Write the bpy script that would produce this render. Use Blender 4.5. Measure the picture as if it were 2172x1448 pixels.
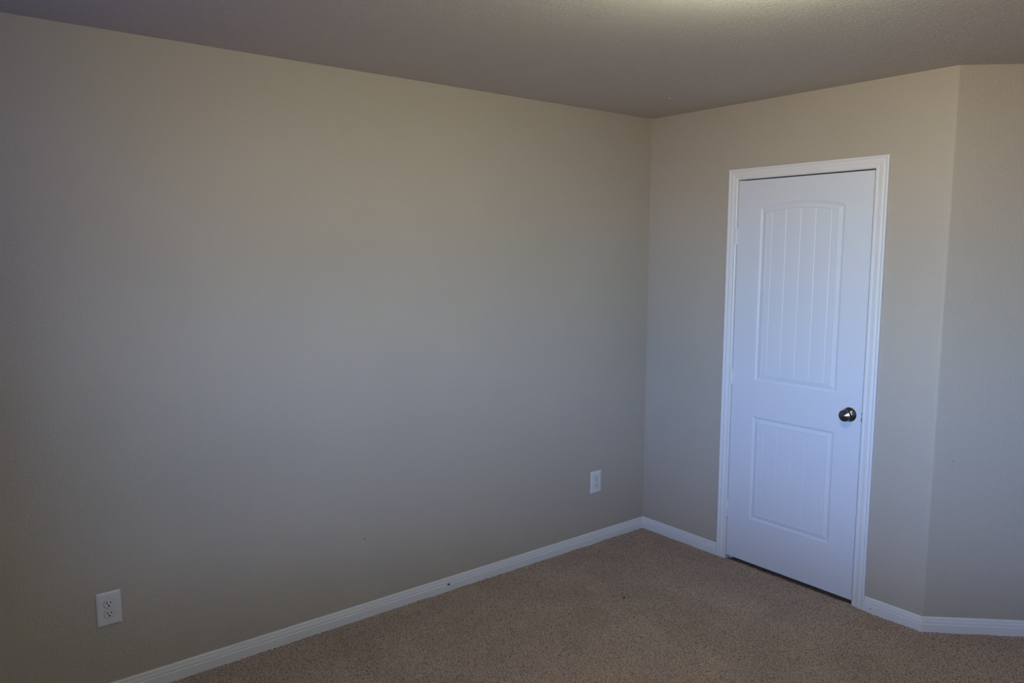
import bpy, bmesh, math
import numpy as np
from mathutils import Vector, Matrix

# ---------------------------------------------------------------- reset
for o in list(bpy.data.objects):
    bpy.data.objects.remove(o, do_unlink=True)
scene = bpy.context.scene
COL = scene.collection

# ---------------------------------------------------------------- camera
W_PX, H_PX, F_PX = 2172, 1448, 1613.5
YAW, PITCH, ROLL = 0.89969, -0.11624, 0.00228
CAM = Vector((-3.44933, -3.04541, 1.67715))
fwd = Vector((math.cos(PITCH) * math.cos(YAW), math.cos(PITCH) * math.sin(YAW), math.sin(PITCH)))
right = Vector((math.sin(YAW), -math.cos(YAW), 0))
up = right.cross(fwd)
r_ = math.cos(ROLL) * right + math.sin(ROLL) * up
u_ = -math.sin(ROLL) * right + math.cos(ROLL) * up
cam_data = bpy.data.cameras.new('camera')
cam_data.sensor_width = 36.0
cam_data.lens = 36.0 * F_PX / W_PX
cam_data.clip_start = 0.02
cam = bpy.data.objects.new('camera', cam_data)
COL.objects.link(cam)
cam.matrix_world = Matrix(((r_.x, u_.x, -fwd.x, CAM.x), (r_.y, u_.y, -fwd.y, CAM.y),
                           (r_.z, u_.z, -fwd.z, CAM.z), (0, 0, 0, 1)))
scene.camera = cam

# ---------------------------------------------------------------- light levels and exposure
# radiance of the outdoors seen through the window, from straight down to straight up (z of direction, colour)
SKY = [(-1.0, (0.03, 0.03, 0.03)), (-0.35, (0.16, 0.11, 0.08)), (-0.22, (0.34, 0.20, 0.12)), (-0.07, (0.55, 0.555, 0.69)),
       (0.06, (0.25, 0.46, 0.87)), (0.18, (0.52, 0.70, 1.38)), (0.25, (0.26, 0.35, 0.70)), (0.32, (0.02, 0.03, 0.06)),
       (1.0, (0.01, 0.015, 0.03))]
SKY_STR = 30.0
LAMP_COL = (0.95, 1.0, 0.73)
LAMP_STR = 214.0
scene.view_settings.view_transform = 'Standard'
scene.view_settings.look = 'None'
scene.view_settings.gamma = 1
scene.view_settings.use_curve_mapping = False
scene.view_settings.exposure = 1.0

world = bpy.data.worlds.new('world')
scene.world = world
world.use_nodes = True
nt = world.node_tree
nt.nodes.clear()
tc = nt.nodes.new('ShaderNodeTexCoord')
sx = nt.nodes.new('ShaderNodeSeparateXYZ')
ramp = nt.nodes.new('ShaderNodeValToRGB')
bg = nt.nodes.new('ShaderNodeBackground')
wo = nt.nodes.new('ShaderNodeOutputWorld')
ma = nt.nodes.new('ShaderNodeMath')
ma.operation = 'MULTIPLY_ADD'
ma.inputs[1].default_value = 0.5
ma.inputs[2].default_value = 0.5
nt.links.new(tc.outputs['Generated'], sx.inputs[0])
nt.links.new(sx.outputs['Z'], ma.inputs[0])
nt.links.new(ma.outputs[0], ramp.inputs[0])
nt.links.new(ramp.outputs[0], bg.inputs[0])
nt.links.new(bg.outputs[0], wo.inputs[0])
cr = ramp.color_ramp
while len(cr.elements) < len(SKY):
    cr.elements.new(0.5)
for i_, (z_, c_) in enumerate(SKY):
    cr.elements[i_].position = 0.5 + 0.5 * z_
    cr.elements[i_].color = tuple(min(1.0, c * 0.7) for c in c_) + (1,)
bg.inputs[1].default_value = SKY_STR / 0.7

# room dimensions (metres, carpet surface at z = 0)
H = 2.4466            # ceiling
L = 1.652             # length of the closet wall up to the rounded corner
TH = 0.812            # turn of the angled wall
XW = -3.66            # window wall
YF = -3.58            # wall behind the camera
C3 = Vector((math.sin(TH), -math.cos(TH), 0))
N3 = Vector((-math.cos(TH), -math.sin(TH), 0))
LEN3 = 1.30
P3 = Vector((0, -L, 0)) + C3 * LEN3
WIN = (-3.25, -2.05, 0.85, 2.00)      # y0, y1, z0, z1
BLUE_FILL = (-1.15, -0.4, 1.40, 2.20)      # made-up high opening, added for blue fill light on the left

# portal that guides the sky light through the window opening
pl = bpy.data.lights.new('window_portal', 'AREA')
pl.shape = 'RECTANGLE'
pl.size = WIN[1] - WIN[0]
pl.size_y = WIN[3] - WIN[2]
pl.cycles.is_portal = True
po = bpy.data.objects.new('window_portal', pl)
COL.objects.link(po)
po.location = (XW - 0.13, (WIN[0] + WIN[1]) / 2, (WIN[2] + WIN[3]) / 2)
po.rotation_euler = (0, -math.pi / 2, 0)   # emits towards +x


# ---------------------------------------------------------------- materials
def nodes(name):
    m = bpy.data.materials.new(name)
    m.use_nodes = True
    t = m.node_tree
    return m, t, t.nodes['Principled BSDF']


def noise(t, scale, detail=2.0, rough=0.5, dist=0.0, coord='Object'):
    c = t.nodes.new('ShaderNodeTexCoord')
    n = t.nodes.new('ShaderNodeTexNoise')
    n.inputs['Scale'].default_value = scale
    n.inputs['Detail'].default_value = detail
    n.inputs['Roughness'].default_value = rough
    n.inputs['Distortion'].default_value = dist
    t.links.new(c.outputs[coord], n.inputs['Vector'])
    return n


def vramp(t, src, stops):
    r = t.nodes.new('ShaderNodeValToRGB')
    while len(r.color_ramp.elements) < len(stops):
        r.color_ramp.elements.new(0.5)
    for el, (p, c) in zip(r.color_ramp.elements, stops):
        el.position = p
        el.color = (c, c, c, 1) if isinstance(c, (int, float)) else tuple(c) + (1,)
    t.links.new(src, r.inputs[0])
    return r


def bump(t, src, bsdf, strength, distance, prev=None):
    b = t.nodes.new('ShaderNodeBump')
    b.inputs['Strength'].default_value = strength
    b.inputs['Distance'].default_value = distance
    t.links.new(src, b.inputs['Height'])
    if prev is not None:
        t.links.new(prev.outputs[0], b.inputs['Normal'])
    t.links.new(b.outputs[0], bsdf.inputs['Normal'])
    return b


def mat_wall():
    m, t, b = nodes('wall_paint')
    b.inputs['Roughness'].default_value = 0.62
    b.inputs['Specular IOR Level'].default_value = 0.35
    n0 = noise(t, 1.3, 2)
    r0 = vramp(t, n0.outputs[0], [(0.3, (0.362, 0.328, 0.280)), (0.7, (0.380, 0.344, 0.293))])
    t.links.new(r0.outputs[0], b.inputs['Base Color'])
    n1 = noise(t, 95, 2, 0.45, 0.3)
    r1 = vramp(t, n1.outputs[0], [(0.42, 0.0), (0.66, 1.0)])
    b1 = bump(t, r1.outputs[0], b, 0.45, 0.0012)
    return m


def mat_ceiling():
    m, t, b = nodes('ceiling_texture')
    b.inputs['Base Color'].default_value = (0.585, 0.55, 0.51, 1)
    b.inputs['Roughness'].default_value = 0.55
    b.inputs['Specular IOR Level'].default_value = 0.4
    n1 = noise(t, 85, 3, 0.55, 0.9)
    r1 = vramp(t, n1.outputs[0], [(0.44, 0.0), (0.56, 1.0)])
    b1 = bump(t, r1.outputs[0], b, 1.0, 0.0027)
    n2 = noise(t, 160, 2, 0.5)
    bump(t, n2.outputs[0], b, 0.3, 0.001, b1)
    return m


def mat_white(name, col=(0.80, 0.80, 0.79), rough=0.38, grain=False):
    m, t, b = nodes(name)
    b.inputs['Base Color'].default_value = tuple(col) + (1,)
    b.inputs['Roughness'].default_value = rough
    n = noise(t, 40 if not grain else 14, 3)
    if grain:
        mp = t.nodes.new('ShaderNodeMapping')
        mp.inputs['Scale'].default_value = (30, 30, 1.2)
        c = t.nodes.new('ShaderNodeTexCoord')
        t.links.new(c.outputs['Object'], mp.inputs[0])
        t.links.new(mp.outputs[0], n.inputs['Vector'])
        bump(t, n.outputs[0], b, 0.12, 0.0006)
    else:
        bump(t, n.outputs[0], b, 0.05, 0.0006)
    return m


def mat_carpet():
    m, t, b = nodes('frieze_carpet')
    b.inputs['Roughness'].default_value = 0.95
    b.inputs['Specular IOR Level'].default_value = 0.1
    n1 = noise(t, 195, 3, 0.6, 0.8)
    r1 = vramp(t, n1.outputs[0], [(0.35, (0.098, 0.070, 0.057)), (0.46, (0.352, 0.272, 0.230)), (0.63, (0.555, 0.442, 0.38))])  # darkest stop paints the shade in the gaps between tufts
    n2 = noise(t, 2.6, 3, 0.55, 0.4)
    r2 = vramp(t, n2.outputs[0], [(0.35, 0.86), (0.65, 1.0)])
    mx = t.nodes.new('ShaderNodeMix')
    mx.data_type = 'RGBA'
    mx.blend_type = 'MULTIPLY'
    mx.inputs['Factor'].default_value = 1.0
    t.links.new(r1.outputs[0], mx.inputs['A'])
    t.links.new(r2.outputs[0], mx.inputs['B'])
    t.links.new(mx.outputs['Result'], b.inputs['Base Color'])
    n3 = noise(t, 330, 3, 0.6, 1.0)
    bump(t, n3.outputs[0], b, 0.8, 0.003)
    return m


def mat_plain(name, col, rough=0.5, metal=0.0, bumpy=0.03):
    m, t, b = nodes(name)
    b.inputs['Base Color'].default_value = tuple(col) + (1,)
    b.inputs['Roughness'].default_value = rough
    b.inputs['Metallic'].default_value = metal
    n = noise(t, 300, 2)
    bump(t, n.outputs[0], b, bumpy, 0.0003)
    return m


M_WALL = mat_wall()
M_CEIL = mat_ceiling()
M_TRIM = mat_white('white_trim_paint', (0.61, 0.62, 0.645), 0.36)
M_DOOR = mat_white('white_door_paint', (0.56, 0.59, 0.65), 0.40, grain=True)
M_CARPET = mat_carpet()
M_PLATE = mat_white('white_plastic', (0.57, 0.57, 0.575), 0.28)
M_SLOT = mat_plain('dark_slot', (0.012, 0.011, 0.010), 0.7)
M_NICKEL = mat_plain('brushed_nickel', (0.20, 0.20, 0.205), 0.2, 1.0, 0.08)
M_DARK = mat_plain('closet_dark_paint', (0.05, 0.05, 0.05), 0.9)
M_MARK = mat_plain('dark_mark', (0.02, 0.018, 0.016), 0.9)
M_LIGHTMARK = mat_plain('pale_speck', (0.85, 0.84, 0.80), 0.7)


def mat_lamp():
    m, t, b = nodes('lit_frosted_glass')
    b.inputs['Base Color'].default_value = (0.9, 0.88, 0.84, 1)
    b.inputs['Roughness'].default_value = 0.4
    b.inputs['Emission Color'].default_value = tuple(LAMP_COL) + (1,)
    b.inputs['Emission Strength'].default_value = LAMP_STR
    return m


def mat_pane():
    m = bpy.data.materials.new('window_glass')
    m.use_nodes = True
    t = m.node_tree
    t.nodes.clear()
    out = t.nodes.new('ShaderNodeOutputMaterial')
    tr = t.nodes.new('ShaderNodeBsdfTransparent')
    tr.inputs[0].default_value = (0.95, 0.98, 0.97, 1)
    gl = t.nodes.new('ShaderNodeBsdfGlossy')
    gl.inputs['Roughness'].default_value = 0.02
    mx = t.nodes.new('ShaderNodeMixShader')
    mx.inputs[0].default_value = 0.06
    t.links.new(tr.outputs[0], mx.inputs[1])
    t.links.new(gl.outputs[0], mx.inputs[2])
    t.links.new(mx.outputs[0], out.inputs[0])
    return m


def mat_blue_fill():  # translucent sheet tinted to send added blue fill into the room
    m = bpy.data.materials.new('blue_fill_translucent')
    m.use_nodes = True
    t = m.node_tree
    t.nodes.clear()
    out = t.nodes.new('ShaderNodeOutputMaterial')
    tr = t.nodes.new('ShaderNodeBsdfTranslucent')
    tr.inputs[0].default_value = (0.003, 0.014, 0.085, 1)
    df = t.nodes.new('ShaderNodeBsdfDiffuse')
    df.inputs[0].default_value = (0.12, 0.15, 0.26, 1)
    mx = t.nodes.new('ShaderNodeAddShader')
    t.links.new(tr.outputs[0], mx.inputs[0])
    t.links.new(df.outputs[0], mx.inputs[1])
    t.links.new(mx.outputs[0], out.inputs[0])
    return m


M_BLUE_FILL = mat_blue_fill()
M_LAMP = mat_lamp()
M_PANE = mat_pane()


# ---------------------------------------------------------------- helpers
def link(name, me, mat, parent=None):
    o = bpy.data.objects.new(name, me)
    COL.objects.link(o)
    if mat is not None:
        me.materials.append(mat)
    if parent is not None:
        o.parent = parent
    return o


def obj(name, verts, faces, mat, parent=None, smooth=False):
    me = bpy.data.meshes.new(name)
    me.from_pydata([tuple(v) for v in verts], [], faces)
    bm = bmesh.new()
    bm.from_mesh(me)
    bmesh.ops.recalc_face_normals(bm, faces=bm.faces)
    bm.to_mesh(me)
    bm.free()
    if smooth:
        for p in me.polygons:
            p.use_smooth = True
    return link(name, me, mat, parent)


class MB:
    def __init__(self):
        self.v = []
        self.f = []

    def add(self, vs, fs):
        k = len(self.v)
        self.v += [tuple(v) for v in vs]
        self.f += [tuple(i + k for i in f) for f in fs]

    def box(self, x0, x1, y0, y1, z0, z1):
        self.add([(x0, y0, z0), (x1, y0, z0), (x1, y1, z0), (x0, y1, z0),
                  (x0, y0, z1), (x1, y0, z1), (x1, y1, z1), (x0, y1, z1)],
                 [(0, 3, 2, 1), (4, 5, 6, 7), (0, 1, 5, 4), (1, 2, 6, 5), (2, 3, 7, 6), (3, 0, 4, 7)])

    def build(self, name, mat, parent=None, smooth=False):
        return obj(name, self.v, self.f, mat, parent, smooth)


def prism(poly, z0, z1, mb):
    n = len(poly)
    vs = [(p[0], p[1], z0) for p in poly] + [(p[0], p[1], z1) for p in poly]
    fs = [tuple(range(n))[::-1], tuple(range(n, 2 * n))]
    fs += [(i, (i + 1) % n, n + (i + 1) % n, n + i) for i in range(n)]
    mb.add(vs, fs)


def structure(o):
    o['kind'] = 'structure'
    return o


def empty(name, loc, parent=None):
    o = bpy.data.objects.new(name, None)
    COL.objects.link(o)
    o.location = loc
    o.empty_display_size = 0.1
    if parent is not None:
        o.parent = parent
    return o


def lathe(mb, profile, axis_o, axis_d, seg=40):
    """profile: (radius, distance along the axis)"""
    d = Vector(axis_d).normalized()
    a = d.orthogonal().normalized()
    b = d.cross(a)
    o = Vector(axis_o)
    vs, fs = [], []
    for (r, h) in profile:
        for k in range(seg):
            t = 2 * math.pi * k / seg
            vs.append(o + d * h + (a * math.cos(t) + b * math.sin(t)) * r)
    n = len(profile)
    for i in range(n - 1):
        for k in range(seg):
            k2 = (k + 1) % seg
            fs.append((i * seg + k, i * seg + k2, (i + 1) * seg + k2, (i + 1) * seg + k))
    fs.append(tuple(range(seg))[::-1])
    fs.append(tuple((n - 1) * seg + k for k in range(seg)))
    mb.add(vs, fs)


def bevel(o, w, seg=2, ang=40):
    m = o.modifiers.new('bevel', 'BEVEL')
    m.width = w
    m.segments = seg
    m.limit_method = 'ANGLE'
    m.angle_limit = math.radians(ang)
    return o


# ---------------------------------------------------------------- floor: frieze carpet, real relief where it is seen
def carpet():
    rng = np.random.default_rng(7)
    st = 0.0042
    x0, x1, y0, y1 = -3.0, 0.75, -2.62, 0.02
    nx, ny = int((x1 - x0) / st) + 1, int((y1 - y0) / st) + 1

    def band(wl, aniso=1.0, ang=0.0):
        f = np.fft.rfft2(rng.standard_normal((ny, nx)))
        ky = np.fft.fftfreq(ny, st)[:, None]
        kx = np.fft.rfftfreq(nx, st)[None, :]
        ku = kx * math.cos(ang) + ky * math.sin(ang)
        kv = -kx * math.sin(ang) + ky * math.cos(ang)
        k = np.sqrt((ku * aniso) ** 2 + (kv / aniso) ** 2)
        k0 = 1.0 / wl
        g = np.exp(-((k - k0) / (0.45 * k0)) ** 2)
        a = np.fft.irfft2(f * g, (ny, nx))
        return a / a.std()
    n = band(0.019) * 0.6
    # short strands lying in several directions
    sel = band(0.10)
    dirs = [band(0.013, 1.7, a) for a in (0.3, 1.3, 2.4)]
    w = [np.clip(0.5 + 0.9 * sel, 0, 1), np.clip(0.5 - 0.9 * sel, 0, 1), np.full_like(sel, 0.5)]
    n = n + sum(a * b for a, b in zip(dirs, w)) * 0.75
    n /= n.std()
    h = np.where(n > -0.55, 0.0011 * np.tanh(n), 0.0011 * np.tanh(n) - 0.0042 * np.clip(-0.55 - n, 0, 1.1))
    h = h + 0.0009 * band(0.22)
    xs = x0 + np.arange(nx) * st
    ys = y0 + np.arange(ny) * st
    X, Y = np.meshgrid(xs, ys)
    # carpet lowered under the closed door so that the gap turns darker
    h = np.where((X > 0.004) & (X < 0.70) & (Y < -0.60) & (Y > -1.34), h - 0.008, h)
    J = st * 0.3
    co = np.stack([X + rng.uniform(-J, J, X.shape), Y + rng.uniform(-J, J, X.shape), h], -1).reshape(-1, 3)
    idx = (np.arange(ny - 1)[:, None] * nx + np.arange(nx - 1)[None, :]).ravel()
    quads = np.stack([idx, idx + 1, idx + 1 + nx, idx + nx], -1)
    # plain surround: the carpet carries on to the walls behind the camera and under the closet door
    X0, X1, Y0, Y1 = XW - 0.3, 1.2, YF - 0.15, 0.25
    sv = []
    sq = []

    def q(a, b, c, d, z=-0.0005):
        k = len(co) + len(sv)
        sv.extend([(a, c, z), (b, c, z), (b, d, z), (a, d, z)])
        sq.append([k, k + 1, k + 2, k + 3])
    xe, ye = xs[-1], ys[-1]
    q(X0, X1, Y0, y0 + st)
    q(X0, x0 + st, y0 + st, Y1)
    q(xe - st, X1, y0 + st, Y1)
    q(x0 + st, xe - st, ye - st, Y1, -0.004)
    co = np.concatenate([co, np.array(sv)])
    quads = np.concatenate([quads, np.array(sq)])
    me = bpy.data.meshes.new('floor')
    me.vertices.add(len(co))
    me.vertices.foreach_set('co', co.astype(np.float32).ravel())
    me.loops.add(len(quads) * 4)
    me.loops.foreach_set('vertex_index', quads.astype(np.int32).ravel())
    me.polygons.add(len(quads))
    me.polygons.foreach_set('loop_start', (np.arange(len(quads)) * 4).astype(np.int32))
    me.polygons.foreach_set('loop_total', np.full(len(quads), 4, np.int32))
    me.update(calc_edges=True)
    me.validate()
    me.polygons.foreach_set('use_smooth', np.ones(len(quads), bool))
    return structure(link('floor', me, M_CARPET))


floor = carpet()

# ---------------------------------------------------------------- ceiling
mb = MB()
mb.box(XW - 0.15, 1.15, YF - 0.12, 0.12, H, H + 0.12)
ceiling = structure(mb.build('ceiling', M_CEIL))

# ---------------------------------------------------------------- walls
ZB = -0.03
TW = 0.12
mb = MB()
mb.box(XW - 0.15, 0.0, 0.0, TW, ZB, H)
wall_left = structure(mb.build('wall_left', M_WALL))

# closet door opening
DY0, DY1 = -0.6121, -1.3273         # slab edges: hinge side, latch side
DZ0 = 0.0206
DH = 2.030
OPEN_Y0, OPEN_Y1, OPEN_Z = DY0 + 0.021, DY1 - 0.021, DZ0 + DH + 0.022

R = 0.020
tl = R * math.tan(TH / 2)
cc = Vector((R, -L + tl, 0))


def arc(a0, a1, n=8):
    out = []
    for i in range(n + 1):
        a = a0 + (a1 - a0) * i / n
        out.append((cc.x - R * math.cos(a), cc.y - R * math.sin(a)))
    return out


mb = MB()
prism([(TW, TW), (0, TW), (0, OPEN_Y0), (TW, OPEN_Y0)], ZB, H, mb)
prism([(TW, OPEN_Y0), (0, OPEN_Y0), (0, OPEN_Y1), (TW, OPEN_Y1)], OPEN_Z, H, mb)
pa = arc(0, TH / 2)
bis = Vector((math.cos(TH / 2), math.sin(TH / 2), 0))
bk = (TW, cc.y + (TW - cc.x) * math.tan(TH / 2))
prism([(TW, OPEN_Y1), (0, OPEN_Y1)] + pa + [bk], ZB, H, mb)
wall_back = structure(mb.build('wall_back', M_WALL, smooth=False))

mb = MB()
pa = arc(TH / 2, TH)
e0 = Vector((P3.x, P3.y, 0))
e1 = e0 - N3 * TW
prism([bk] + pa + [(e0.x, e0.y), (e1.x, e1.y)], ZB, H, mb)
wall_right = structure(mb.build('wall_right', M_WALL))

mb = MB()
mb.box(P3.x, P3.x + TW, YF - TW, P3.y + 0.09, ZB, H)
structure(mb.build('wall_hall', M_WALL))
mb = MB()
mb.box(XW - 0.15, P3.x, YF - TW, YF, ZB, H)
structure(mb.build('wall_front', M_WALL))
mb = MB()
wy0, wy1, wz0, wz1 = WIN
mb.box(XW - 0.15, XW, YF, wy0, ZB, H)
mb.box(XW - 0.15, XW, wy1, BLUE_FILL[0], ZB, H)
mb.box(XW - 0.15, XW, BLUE_FILL[0], BLUE_FILL[1], ZB, BLUE_FILL[2])
mb.box(XW - 0.15, XW, BLUE_FILL[0], BLUE_FILL[1], BLUE_FILL[3], H)
mb.box(XW - 0.15, XW, BLUE_FILL[1], 0, ZB, H)
mb.box(XW - 0.15, XW, wy0, wy1, ZB, wz0)
mb.box(XW - 0.15, XW, wy0, wy1, wz1, H)
structure(mb.build('wall_window', M_WALL))

# dark closet behind the door
mb = MB()
mb.box(0.70, 0.74, -1.72, 0.10, ZB, H)
mb.box(TW, 0.70, 0.06, 0.10, ZB, H)
mb.box(0.17, 0.70, -1.72, -1.68, ZB, H)
structure(mb.build('wall_closet', M_DARK))

# ---------------------------------------------------------------- window behind the camera
win = empty('window_1', (XW - 0.1, (wy0 + wy1) / 2, wz0))
win['kind'] = 'structure'


def local(mb_, root):
    mb_.v = [(x - root.location.x, y - root.location.y, z - root.location.z) for x, y, z in mb_.v]
    return mb_


mb = MB()
fw = 0.045
xa, xb = XW - 0.12, XW - 0.06
ym = (wy0 + wy1) / 2
mb.box(xa, xb, wy0, wy0 + fw, wz0, wz1)
mb.box(xa, xb, wy1 - fw, wy1, wz0, wz1)
mb.box(xa, xb, wy0 + fw, wy1 - fw, wz0, wz0 + fw)
mb.box(xa, xb, wy0 + fw, wy1 - fw, wz1 - fw, wz1)
mb.box(xa, xb, ym - 0.025, ym + 0.025, wz0 + fw, wz1 - fw)
zm = (wz0 + wz1) / 2
mb.box(xa, xb, wy0 + fw, ym - 0.025, zm - 0.02, zm + 0.02)
mb.box(xa, xb, ym + 0.025, wy1 - fw, zm - 0.02, zm + 0.02)
local(mb, win).build('window_frame', M_TRIM, win)
mb = MB()
mb.box(XW - 0.092, XW - 0.088, wy0 + fw, wy1 - fw, wz0 + fw, wz1 - fw)
local(mb, win).build('pane', M_PANE, win)
mb = MB()
mb.box(XW - 0.06, XW + 0.03, wy0 - 0.03, wy1 + 0.03, wz0 - 0.02, wz0)
local(mb, win).build('window_sill', M_TRIM, win)

blue_fill = empty('added_blue_fill', (XW - 0.1, (BLUE_FILL[0] + BLUE_FILL[1]) / 2, BLUE_FILL[2]))  # added opening, frame and sheet that cast blue fill on the left wall
blue_fill['kind'] = 'structure'
mb = MB()
a0, a1, b0, b1 = BLUE_FILL
mb.box(xa, xb, a0, a0 + 0.03, b0, b1)
mb.box(xa, xb, a1 - 0.03, a1, b0, b1)
mb.box(xa, xb, a0 + 0.03, a1 - 0.03, b0, b0 + 0.03)
mb.box(xa, xb, a0 + 0.03, a1 - 0.03, b1 - 0.03, b1)
local(mb, blue_fill).build('window_frame', M_TRIM, blue_fill)
mb = MB()
mb.add([(XW - 0.03, a0, b0), (XW - 0.03, a1, b0), (XW - 0.03, a1, b1), (XW - 0.03, a0, b1)], [(0, 1, 2, 3)])
local(mb, blue_fill).build('blue_fill_sheet', M_BLUE_FILL, blue_fill)

# ---------------------------------------------------------------- baseboards
HB = 0.0683
BASE = [(0.0, -0.02), (0.0118, -0.02), (0.0118, 0.0345), (0.0112, 0.0362), (0.0088, 0.0372), (0.0082, 0.0385),
        (0.0088, 0.0398), (0.0092, 0.0420), (0.0084, 0.0480), (0.0066, 0.0545), (0.0058, 0.0560), (0.0066, 0.0572),
        (0.0066, 0.0600), (0.0050, 0.0655), (0.0035, HB), (0.0, HB)]


def baseboard(name, a, b, na, nb, n):
    """a, b: wall points; n: outward normal; na, nb: mitre directions (offset per unit of thickness)"""
    k = len(BASE)
    vs = [(a[0] + na[0] * t, a[1] + na[1] * t, z) for t, z in BASE] + \
         [(b[0] + nb[0] * t, b[1] + nb[1] * t, z) for t, z in BASE]
    fs = [(i, (i + 1) % k, k + (i + 1) % k, k + i) for i in range(k)]
    fs += [tuple(range(k))[::-1], tuple(range(k, 2 * k))]
    o = obj(name, vs, fs, M_TRIM)
    return structure(o)


CAS_OUT0, CAS_OUT1, CAS_TOP = -0.5552, -1.3953, 2.1119
mit = (-1.0, -math.tan(TH / 2))
n1 = (-1.0, 0.0)
n3 = (N3.x, N3.y)
base_left = baseboard('baseboard_left', (XW, 0), (0, 0), (1, -1), (-1, -1), (0, -1))
baseboard('baseboard_back', (0, 0), (0, CAS_OUT0), (-1, -1), n1, n1)
base_corner = baseboard('baseboard_corner', (0, CAS_OUT1), (0, -L), n1, mit, n1)
baseboard('baseboard_right', (0, -L), (P3.x, P3.y), mit, n3, n3)
baseboard('baseboard_window', (XW, YF), (XW, 0), (1, 1), (1, -1), (1, 0))
baseboard('baseboard_front', (XW, YF), (P3.x, YF), (1, 1), (0, 1), (0, 1))

# ---------------------------------------------------------------- door casing and jamb
IN0, IN1, INT = -0.6075, -1.3345, 2.0585
CAS = [(0.0, 0.0), (0.0, 0.0125), (0.03, 0.0140), (0.10, 0.0145), (0.17, 0.0140), (0.21, 0.0115), (0.26, 0.0105),
       (0.33, 0.0110), (0.40, 0.0118), (0.50, 0.0112), (0.62, 0.0090), (0.72, 0.0078), (0.77, 0.0072),
       (0.80, 0.0085), (0.86, 0.0092), (0.94, 0.0088), (1.0, 0.0070), (1.0, 0.0)]
casing = empty('trim_1', (0, (DY0 + DY1) / 2, 0))
casing['kind'] = 'structure'


def lerp(a, b, t):
    return a + (b - a) * t


rings = [[], [], [], []]
for f, t in CAS:
    yo, yi, zt = lerp(CAS_OUT0, IN0, f), lerp(CAS_OUT1, IN1, f), lerp(CAS_TOP, INT, f)
    rings[0].append((-t, yo, -0.015))
    rings[1].append((-t, yo, zt))
    rings[2].append((-t, yi, zt))
    rings[3].append((-t, yi, -0.015))
k = len(CAS)
for nm, a, b in (('side_casing', 0, 1), ('head_casing', 1, 2), ('side_casing', 2, 3)):
    vs = rings[a] + rings[b]
    fs = [(i, (i + 1) % k, k + (i + 1) % k, k + i) for i in range(k)]
    fs += [tuple(range(k))[::-1], tuple(range(k, 2 * k))]
    m_ = MB()
    m_.add(vs, fs)
    local(m_, casing).build(nm, M_TRIM, casing)
mb = MB()
JG = 0.003
JY0, JY1, JZ = DY0 + JG, DY1 - JG, DZ0 + DH + 0.0060
mb.box(0.0, TW, JY0, OPEN_Y0, -0.015, OPEN_Z)
mb.box(0.0, TW, OPEN_Y1, JY1, -0.015, OPEN_Z)
mb.box(0.0, TW, JY1, JY0, JZ, OPEN_Z)
# door stop
mb.box(0.040, 0.075, JY0 - 0.011, JY0, -0.015, JZ)
mb.box(0.040, 0.075, JY1, JY1 + 0.011, -0.015, JZ)
local(mb, casing).build('jamb', M_TRIM, casing)

# ---------------------------------------------------------------- closet door
door = empty('door_1', (0, DY0, DZ0))
door['kind'] = 'structure'
DW = DY0 - DY1
TS = 0.035
S = 0.002    # slab face stands this far behind the wall plane


def D(u, v, w):
    """door space: u from hinge edge, v up, w out of the face"""
    return (S - w, -u, v)


def panel(mb_, u0, u1, v0, v1, arch):
    """moulded raised panel with plank field; arch = rise of the top edge in the middle"""
    um, hw = (u0 + u1) / 2, (u1 - u0) / 2

    def top(u, d):
        # circular-looking arch through the corners, inset by d
        x = (u - um) / hw
        return v1 - d + arch * (1 - x * x)
    prof = [(0, 0), (0.0020, -0.0003), (0.0058, -0.0020), (0.0080, -0.0026), (0.0094, -0.0026), (0.0112, -0.0038),
            (0.0128, -0.0044), (0.0230, -0.0023), (0.0335, -0.0004), (0.0350, -0.0004), (0.0364, -0.0022)]
    NA = 28
    rings_ = []
    for d, w in prof:
        ring = []
        a, b = u0 + d, u1 - d
        ring.append((a, v0 + d, w))
        ring.append((b, v0 + d, w))
        for i in range(NA + 1):
            u = b + (a - b) * i / NA
            ring.append((u, top(u, d), w))
        rings_.append(ring)
    n = len(rings_[0])
    vs = [D(*p) for r in rings_ for p in r]
    fs = []
    for i in range(len(rings_) - 1):
        for j in range(n):
            j2 = (j + 1) % n
            fs.append((i * n + j, i * n + j2, (i + 1) * n + j2, (i + 1) * n + j))
    mb_.add(vs, fs)
    # plank field with V grooves
    d, wf = prof[-1]
    a, b = u0 + d, u1 - d
    sp = (b - a) / 4.8
    gs = [um + (i - 2) * sp for i in range(5)]
    G = 0.0024
    marks = {a: wf, b: wf}
    for g in gs:
        marks[g - G] = wf
        marks[g] = wf - 0.0011
        marks[g + G] = wf
    for i in range(1, NA):
        u = a + (b - a) * i / NA
        if all(abs(u - g) > G * 1.6 for g in gs):
            marks[u] = wf
    us = sorted(marks)
    vs, fs = [], []
    for u in us:
        vs.append(D(u, v0 + d, marks[u]))
        vs.append(D(u, top(u, d), marks[u]))
    for i in range(len(us) - 1):
        fs.append((2 * i, 2 * i + 2, 2 * i + 3, 2 * i + 1))
    mb_.add(vs, fs)
    return top


U0, U1 = DY0 * -1, 0
pu0, pu1 = 0.7455 - 0.6121, 1.1979 - 0.6121
off = 0.0578          # door bottom in the surveyed frame
LOW = (0.1827 + off, 0.7447 + off)
UPP = (0.9346 + off, 1.8281 + off)
ARCH = 0.0299
mb = MB()
top_u = panel(mb, pu0, pu1, UPP[0], UPP[1], ARCH)
panel(mb, pu0, pu1, LOW[0], LOW[1], 0.0)


def fq(u0, u1, v0, v1):
    mb.add([D(u0, v0, 0), D(u1, v0, 0), D(u1, v1, 0), D(u0, v1, 0)], [(0, 1, 2, 3)])


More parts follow.
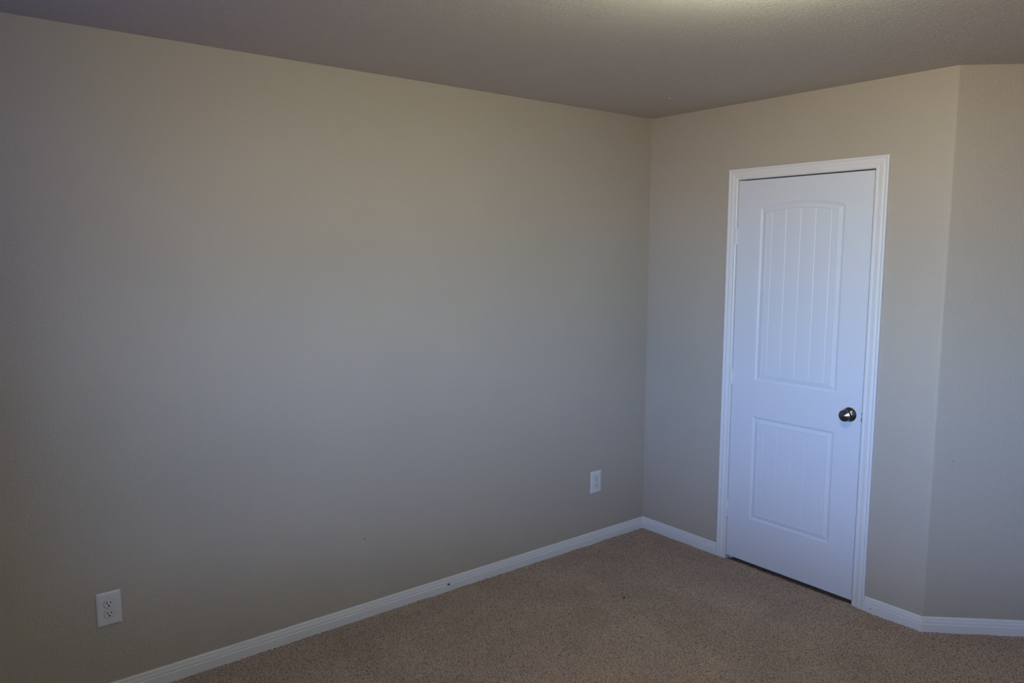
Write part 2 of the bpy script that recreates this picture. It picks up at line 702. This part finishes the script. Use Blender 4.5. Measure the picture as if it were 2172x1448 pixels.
fq(0, pu0, 0, DH)
fq(pu1, DW, 0, DH)
fq(pu0, pu1, 0, LOW[0])
fq(pu0, pu1, LOW[1], UPP[0])
NA = 28
for i in range(NA):
    ua, ub = pu0 + (pu1 - pu0) * i / NA, pu0 + (pu1 - pu0) * (i + 1) / NA
    mb.add([D(ua, top_u(ua, 0), 0), D(ub, top_u(ub, 0), 0), D(ub, DH, 0), D(ua, DH, 0)], [(0, 1, 2, 3)])
# edges and back
vs = [D(0, 0, 0), D(DW, 0, 0), D(DW, DH, 0), D(0, DH, 0), D(0, 0, -TS), D(DW, 0, -TS), D(DW, DH, -TS), D(0, DH, -TS)]
mb.add(vs, [(0, 4, 5, 1), (1, 5, 6, 2), (2, 6, 7, 3), (3, 7, 4, 0), (4, 7, 6, 5)])
me = bpy.data.meshes.new('slab')
me.from_pydata(mb.v, [], mb.f)
bm = bmesh.new()
bm.from_mesh(me)
bmesh.ops.remove_doubles(bm, verts=bm.verts, dist=1e-6)
bmesh.ops.recalc_face_normals(bm, faces=bm.faces)
bm.to_mesh(me)
bm.free()
slab = link('slab', me, M_DOOR, door)

# knob: rose, neck and conical knob
KU, KV = 1.2689 - 0.6121, 0.8417 + off
ko = D(KU, KV, 0)
mb = MB()
lathe(mb, [(0.0345, -0.001), (0.0345, 0.0012), (0.0338, 0.0026), (0.0180, 0.0130), (0.0160, 0.0142), (0.0122, 0.0150)],
      ko, (-1, 0, 0), 48)
rose = mb.build('rose', M_NICKEL, None, True)
mb = MB()
lathe(mb, [(0.0120, 0.013), (0.0112, 0.022), (0.0118, 0.029), (0.0160, 0.0355), (0.0222, 0.0400), (0.0258, 0.0430),
           (0.0272, 0.0455), (0.0276, 0.0475), (0.0270, 0.0492), (0.0180, 0.0530), (0.0090, 0.0566), (0.0025, 0.0590),
           (0.0006, 0.0594)], ko, (-1, 0, 0), 64)
knob = mb.build('door_knob', M_NICKEL, door, True)
knob['label'] = 'round brushed nickel door knob'
rose.parent = knob
for o in (rose, knob):
    bevel_mod = o.modifiers.new('edge_split', 'EDGE_SPLIT')
    bevel_mod.split_angle = math.radians(38)

# latch plate in the door edge
mb = MB()
mb.box(S + 0.003, S + 0.030, -(DW + 0.0022), -(DW - 0.001), KV - 0.030, KV + 0.026)
mb.box(S - 0.003, S + 0.004, -(DW + 0.0026), -(DW + 0.0002), KV - 0.026, KV - 0.006)
mb.build('latch_plate', M_MARK, door)
mb = MB()
lathe(mb, [(0.0026, 0), (0.0026, 0.0022), (0.0014, 0.0032)], (S + 0.001, -(DW + 0.0008), KV + 0.012), (-1, 0, 0), 14)
sc = mb.build('latch_screw', M_NICKEL, door)

# hinges: painted barrels with five knuckles and a leaf
hz = []
for v0, v1 in ((1.7015, 1.7900), (0.9560, 1.0440), (0.2200, 0.3080)):
    hz.append((v0, v1))
for v0, v1 in hz:
    hg = MB()
    L5 = (v1 - v0) / 5
    for i in range(5):
        a, b = v0 + i * L5 + 0.0005, v0 + (i + 1) * L5 - 0.0005
        lathe(hg, [(0.0052, a - v0), (0.0058, a - v0 + 0.0005), (0.0058, b - v0 - 0.0005), (0.0052, b - v0)],
              (-0.0052, 0.0028, v0), (0, 0, 1), 18)
    lathe(hg, [(0.0048, 0), (0.0048, v1 - v0)], (-0.0052, 0.0028, v0), (0, 0, 1), 14)
    hinge = hg.build('hinge', M_TRIM, door, False)
    pn = MB()
    lathe(pn, [(0.003, -0.004), (0.0052, -0.0025), (0.0060, 0.0)], (-0.0052, 0.0028, v0), (0, 0, 1), 16)
    lathe(pn, [(0.0060, v1 - v0), (0.0052, v1 - v0 + 0.002), (0.003, v1 - v0 + 0.003)], (-0.0052, 0.0028, v0), (0, 0, 1), 16)
    pn.build('hinge_pin', M_TRIM, hinge)
    lf = MB()
    lf.box(-0.0012, 0.030, -0.0012, -0.0002, v0, v1)
    lf.box(-0.0022, 0.0022, -0.0062, 0.0024, v0, v1)
    lf.build('hinge_leaf', M_TRIM, hinge)


# ---------------------------------------------------------------- electrical outlets on the left wall
OW, OH = 0.0836, 0.1291


def outlet_thing(x, z, label):
    root = empty('electrical_outlet', (x, 0, z))
    root['label'] = label
    root['category'] = 'outlet'
    root['group'] = 'wall outlets on the left wall'
    # cover plate with two sloped steps
    vs, fs = [], []
    prof = [(0, 0.0), (0, -0.0022), (0.0030, -0.0046), (0.0060, -0.0056), (0.0110, -0.0060)]
    for d, y in prof:
        a, b = OW / 2 - d, OH / 2 - d
        vs += [(-a, y, -b), (a, y, -b), (a, y, b), (-a, y, b)]
    for i in range(len(prof) - 1):
        for j in range(4):
            j2 = (j + 1) % 4
            fs.append((4 * i + j, 4 * i + j2, 4 * i + 4 + j2, 4 * i + 4 + j))
    kk = 4 * (len(prof) - 1)
    fs.append((kk, kk + 1, kk + 2, kk + 3))
    fs.append((0, 3, 2, 1))
    plate = obj('cover_plate', vs, fs, M_PLATE, root)
    for sgn in (1, -1):
        zc = 0.0195 * sgn
        # receptacle face: circle flattened at top and bottom, set off by a shadow groove
        R0 = 0.0172

        def ring(r, y, hcut):
            out = []
            for i in range(48):
                t = 2 * math.pi * i / 48
                out.append((r * math.cos(t), y, zc + max(-hcut, min(hcut, r * math.sin(t)))))
            return out
        gv = ring(R0 + 0.0009, -0.0061, 0.0150) + ring(R0 - 0.0002, -0.0062, 0.0140)
        gf = [(j, (j + 1) % 48, 48 + (j + 1) % 48, 48 + j) for j in range(48)]
        obj('groove', gv, gf, M_SLOT2, plate)
        rv = ring(R0 - 0.0001, -0.0058, 0.0141) + ring(R0 - 0.0001, -0.0068, 0.0141) + ring(R0 - 0.0012, -0.0075, 0.0131)
        rf = [(48 * i + j, 48 * i + (j + 1) % 48, 48 * i + 48 + (j + 1) % 48, 48 * i + 48 + j)
              for i in range(2) for j in range(48)] + [tuple(range(96, 144)), tuple(range(48))[::-1]]
        rc = obj('receptacle', rv, rf, M_PLATE, root)
        sl = MB()
        sl.box(-0.0078, -0.0049, -0.00765, -0.0070, zc + 0.0000, zc + 0.0094)
        sl.box(0.0049, 0.0076, -0.00765, -0.0070, zc + 0.0010, zc + 0.0088)
        hv = [(0.0034 * math.cos(t), -0.00765, zc - 0.0065 + 0.0032 * max(-0.75, math.sin(t)))
              for t in [2 * math.pi * i / 20 for i in range(20)]]
        hv2 = [(a, -0.0070, c) for a, b_, c in hv]
        sl.add(hv + hv2, [tuple(range(20)), tuple(range(20, 40))[::-1]] +
               [(j, (j + 1) % 20, 20 + (j + 1) % 20, 20 + j) for j in range(20)])
        sl.build('slot', M_SLOT, rc)
    sw = MB()
    lathe(sw, [(0.0030, 0.0058), (0.0030, 0.0068), (0.0022, 0.0073)], (0, 0, 0), (0, -1, 0), 20)
    s_ = sw.build('screw', M_PLATE, plate)
    return root


M_SLOT2 = mat_plain('groove_shade_plastic', (0.22, 0.22, 0.22), 0.6)
outlet_thing(-2.9456, 0.3586, 'white duplex outlet on the long beige wall, far left end above the baseboard')
outlet_thing(-0.4111, 0.3634, 'white duplex outlet on the beige wall near the room corner beside the closet door')


# ---------------------------------------------------------------- ceiling light (just above the picture)
LX, LY = -1.72, -1.88
lamp = empty('ceiling_light', (LX, LY, H))
lamp['label'] = 'small ceiling light with a lit round frosted glass globe in the middle of the ceiling'
lamp['category'] = 'ceiling light'
mb = MB()
lathe(mb, [(0.062, 0.0), (0.062, 0.006), (0.056, 0.012), (0.030, 0.016), (0.026, 0.030), (0.024, 0.032)],
      (0, 0, 0), (0, 0, -1), 40)
mb.build('base', M_TRIM, lamp, True)
GR, GC = 0.046, 0.071
mb = MB()
lathe(mb, [(GR * math.sin(t), GC - GR * math.cos(t)) for t in [math.radians(28 + 150 * i / 18) for i in range(19)]],
      (0, 0, 0), (0, 0, -1), 40)
mb.build('glass_globe', M_LAMP, lamp, True)


# ---------------------------------------------------------------- small marks in the place
def blob(name, centre, normal, pts, mat, parent, lift=0.0006):
    n_ = Vector(normal).normalized()
    uu = Vector((0, 0, 1)).cross(n_)
    if uu.length < 0.1:
        uu = Vector((1, 0, 0))
    uu.normalize()
    vv = n_.cross(uu)
    c = Vector(centre)
    a = [c + uu * p + vv * q_ for p, q_ in pts]
    b = [c + uu * p * 0.8 + vv * q_ * 0.8 + n_ * lift for p, q_ in pts]
    m = len(pts)
    return obj(name, a + b, [tuple(range(m, 2 * m))] + [(j, (j + 1) % m, m + (j + 1) % m, m + j) for j in range(m)], mat, parent)


def ray(px, py):
    d = fwd * F_PX + r_ * (px - W_PX / 2) + u_ * (H_PX / 2 - py)
    return d.normalized()


def hit(px, py, p0, n_):
    d = ray(px, py)
    n_ = Vector(n_)
    t = (Vector(p0) - CAM).dot(n_) / d.dot(n_)
    return CAM + d * t


def disc(r1, r2=None, n=10):
    r2 = r2 or r1
    return [(r1 * math.cos(2 * math.pi * i / n), r2 * math.sin(2 * math.pi * i / n)) for i in range(n)]


blob('nail_hole', hit(773.8, 1142, (0, 0, 0), (0, 1, 0)), (0, -1, 0), disc(0.0024, 0.0032), M_MARK, wall_left, 0.0003)
blob('nail_hole', hit(816.5, 1214.5, (0, 0, 0), (0, 1, 0)), (0, -1, 0), disc(0.0020, 0.0022), M_MARK, wall_left, 0.0003)
blob('chip', hit(952, 1238.6, (0, -0.0118, 0), (0, 1, 0)), (0, -1, 0),
     [(-0.015, 0.0005), (-0.007, 0.0030), (-0.001, 0.0022), (0.006, 0.006), (0.0065, 0.0045), (0.0045, -0.005), (0.0015, -0.0072), (-0.003, -0.0040), (-0.007, -0.0005)],
     M_MARK, base_left, 0.0008)
blob('nail_hole', hit(1846, 1291, (-0.0118, 0, 0), (1, 0, 0)), (-1, 0, 0), disc(0.0018, 0.0035), M_MARK, base_corner, 0.0003)
blob('scuff', hit(2020.5, 978, (0, -L, 0), N3), N3, [(-0.003, -0.005), (0.000, -0.005), (0.004, 0.003), (0.002, 0.005), (-0.001, 0.0)], mat_plain('grey_scuff', (0.20, 0.19, 0.19), 0.8), wall_right, 0.0003)
c_ = hit(1420.5, 208, (0, 0, H), (0, 0, 1))
blob('plaster_speck', c_, (0, 0, -1), disc(0.0045, 0.004), M_LIGHTMARK, ceiling, 0.003)
blob('lint_tuft', hit(1323.5, 1267.5, (0, 0, 0.0035), (0, 0, 1)), (0, 0, 1),
     [(-0.008, -0.002), (-0.002, -0.005), (0.006, -0.003), (0.009, 0.002), (0.002, 0.001), (-0.004, 0.004)], mat_plain('dark_brown_lint', (0.045, 0.033, 0.028), 0.9), floor, 0.002)
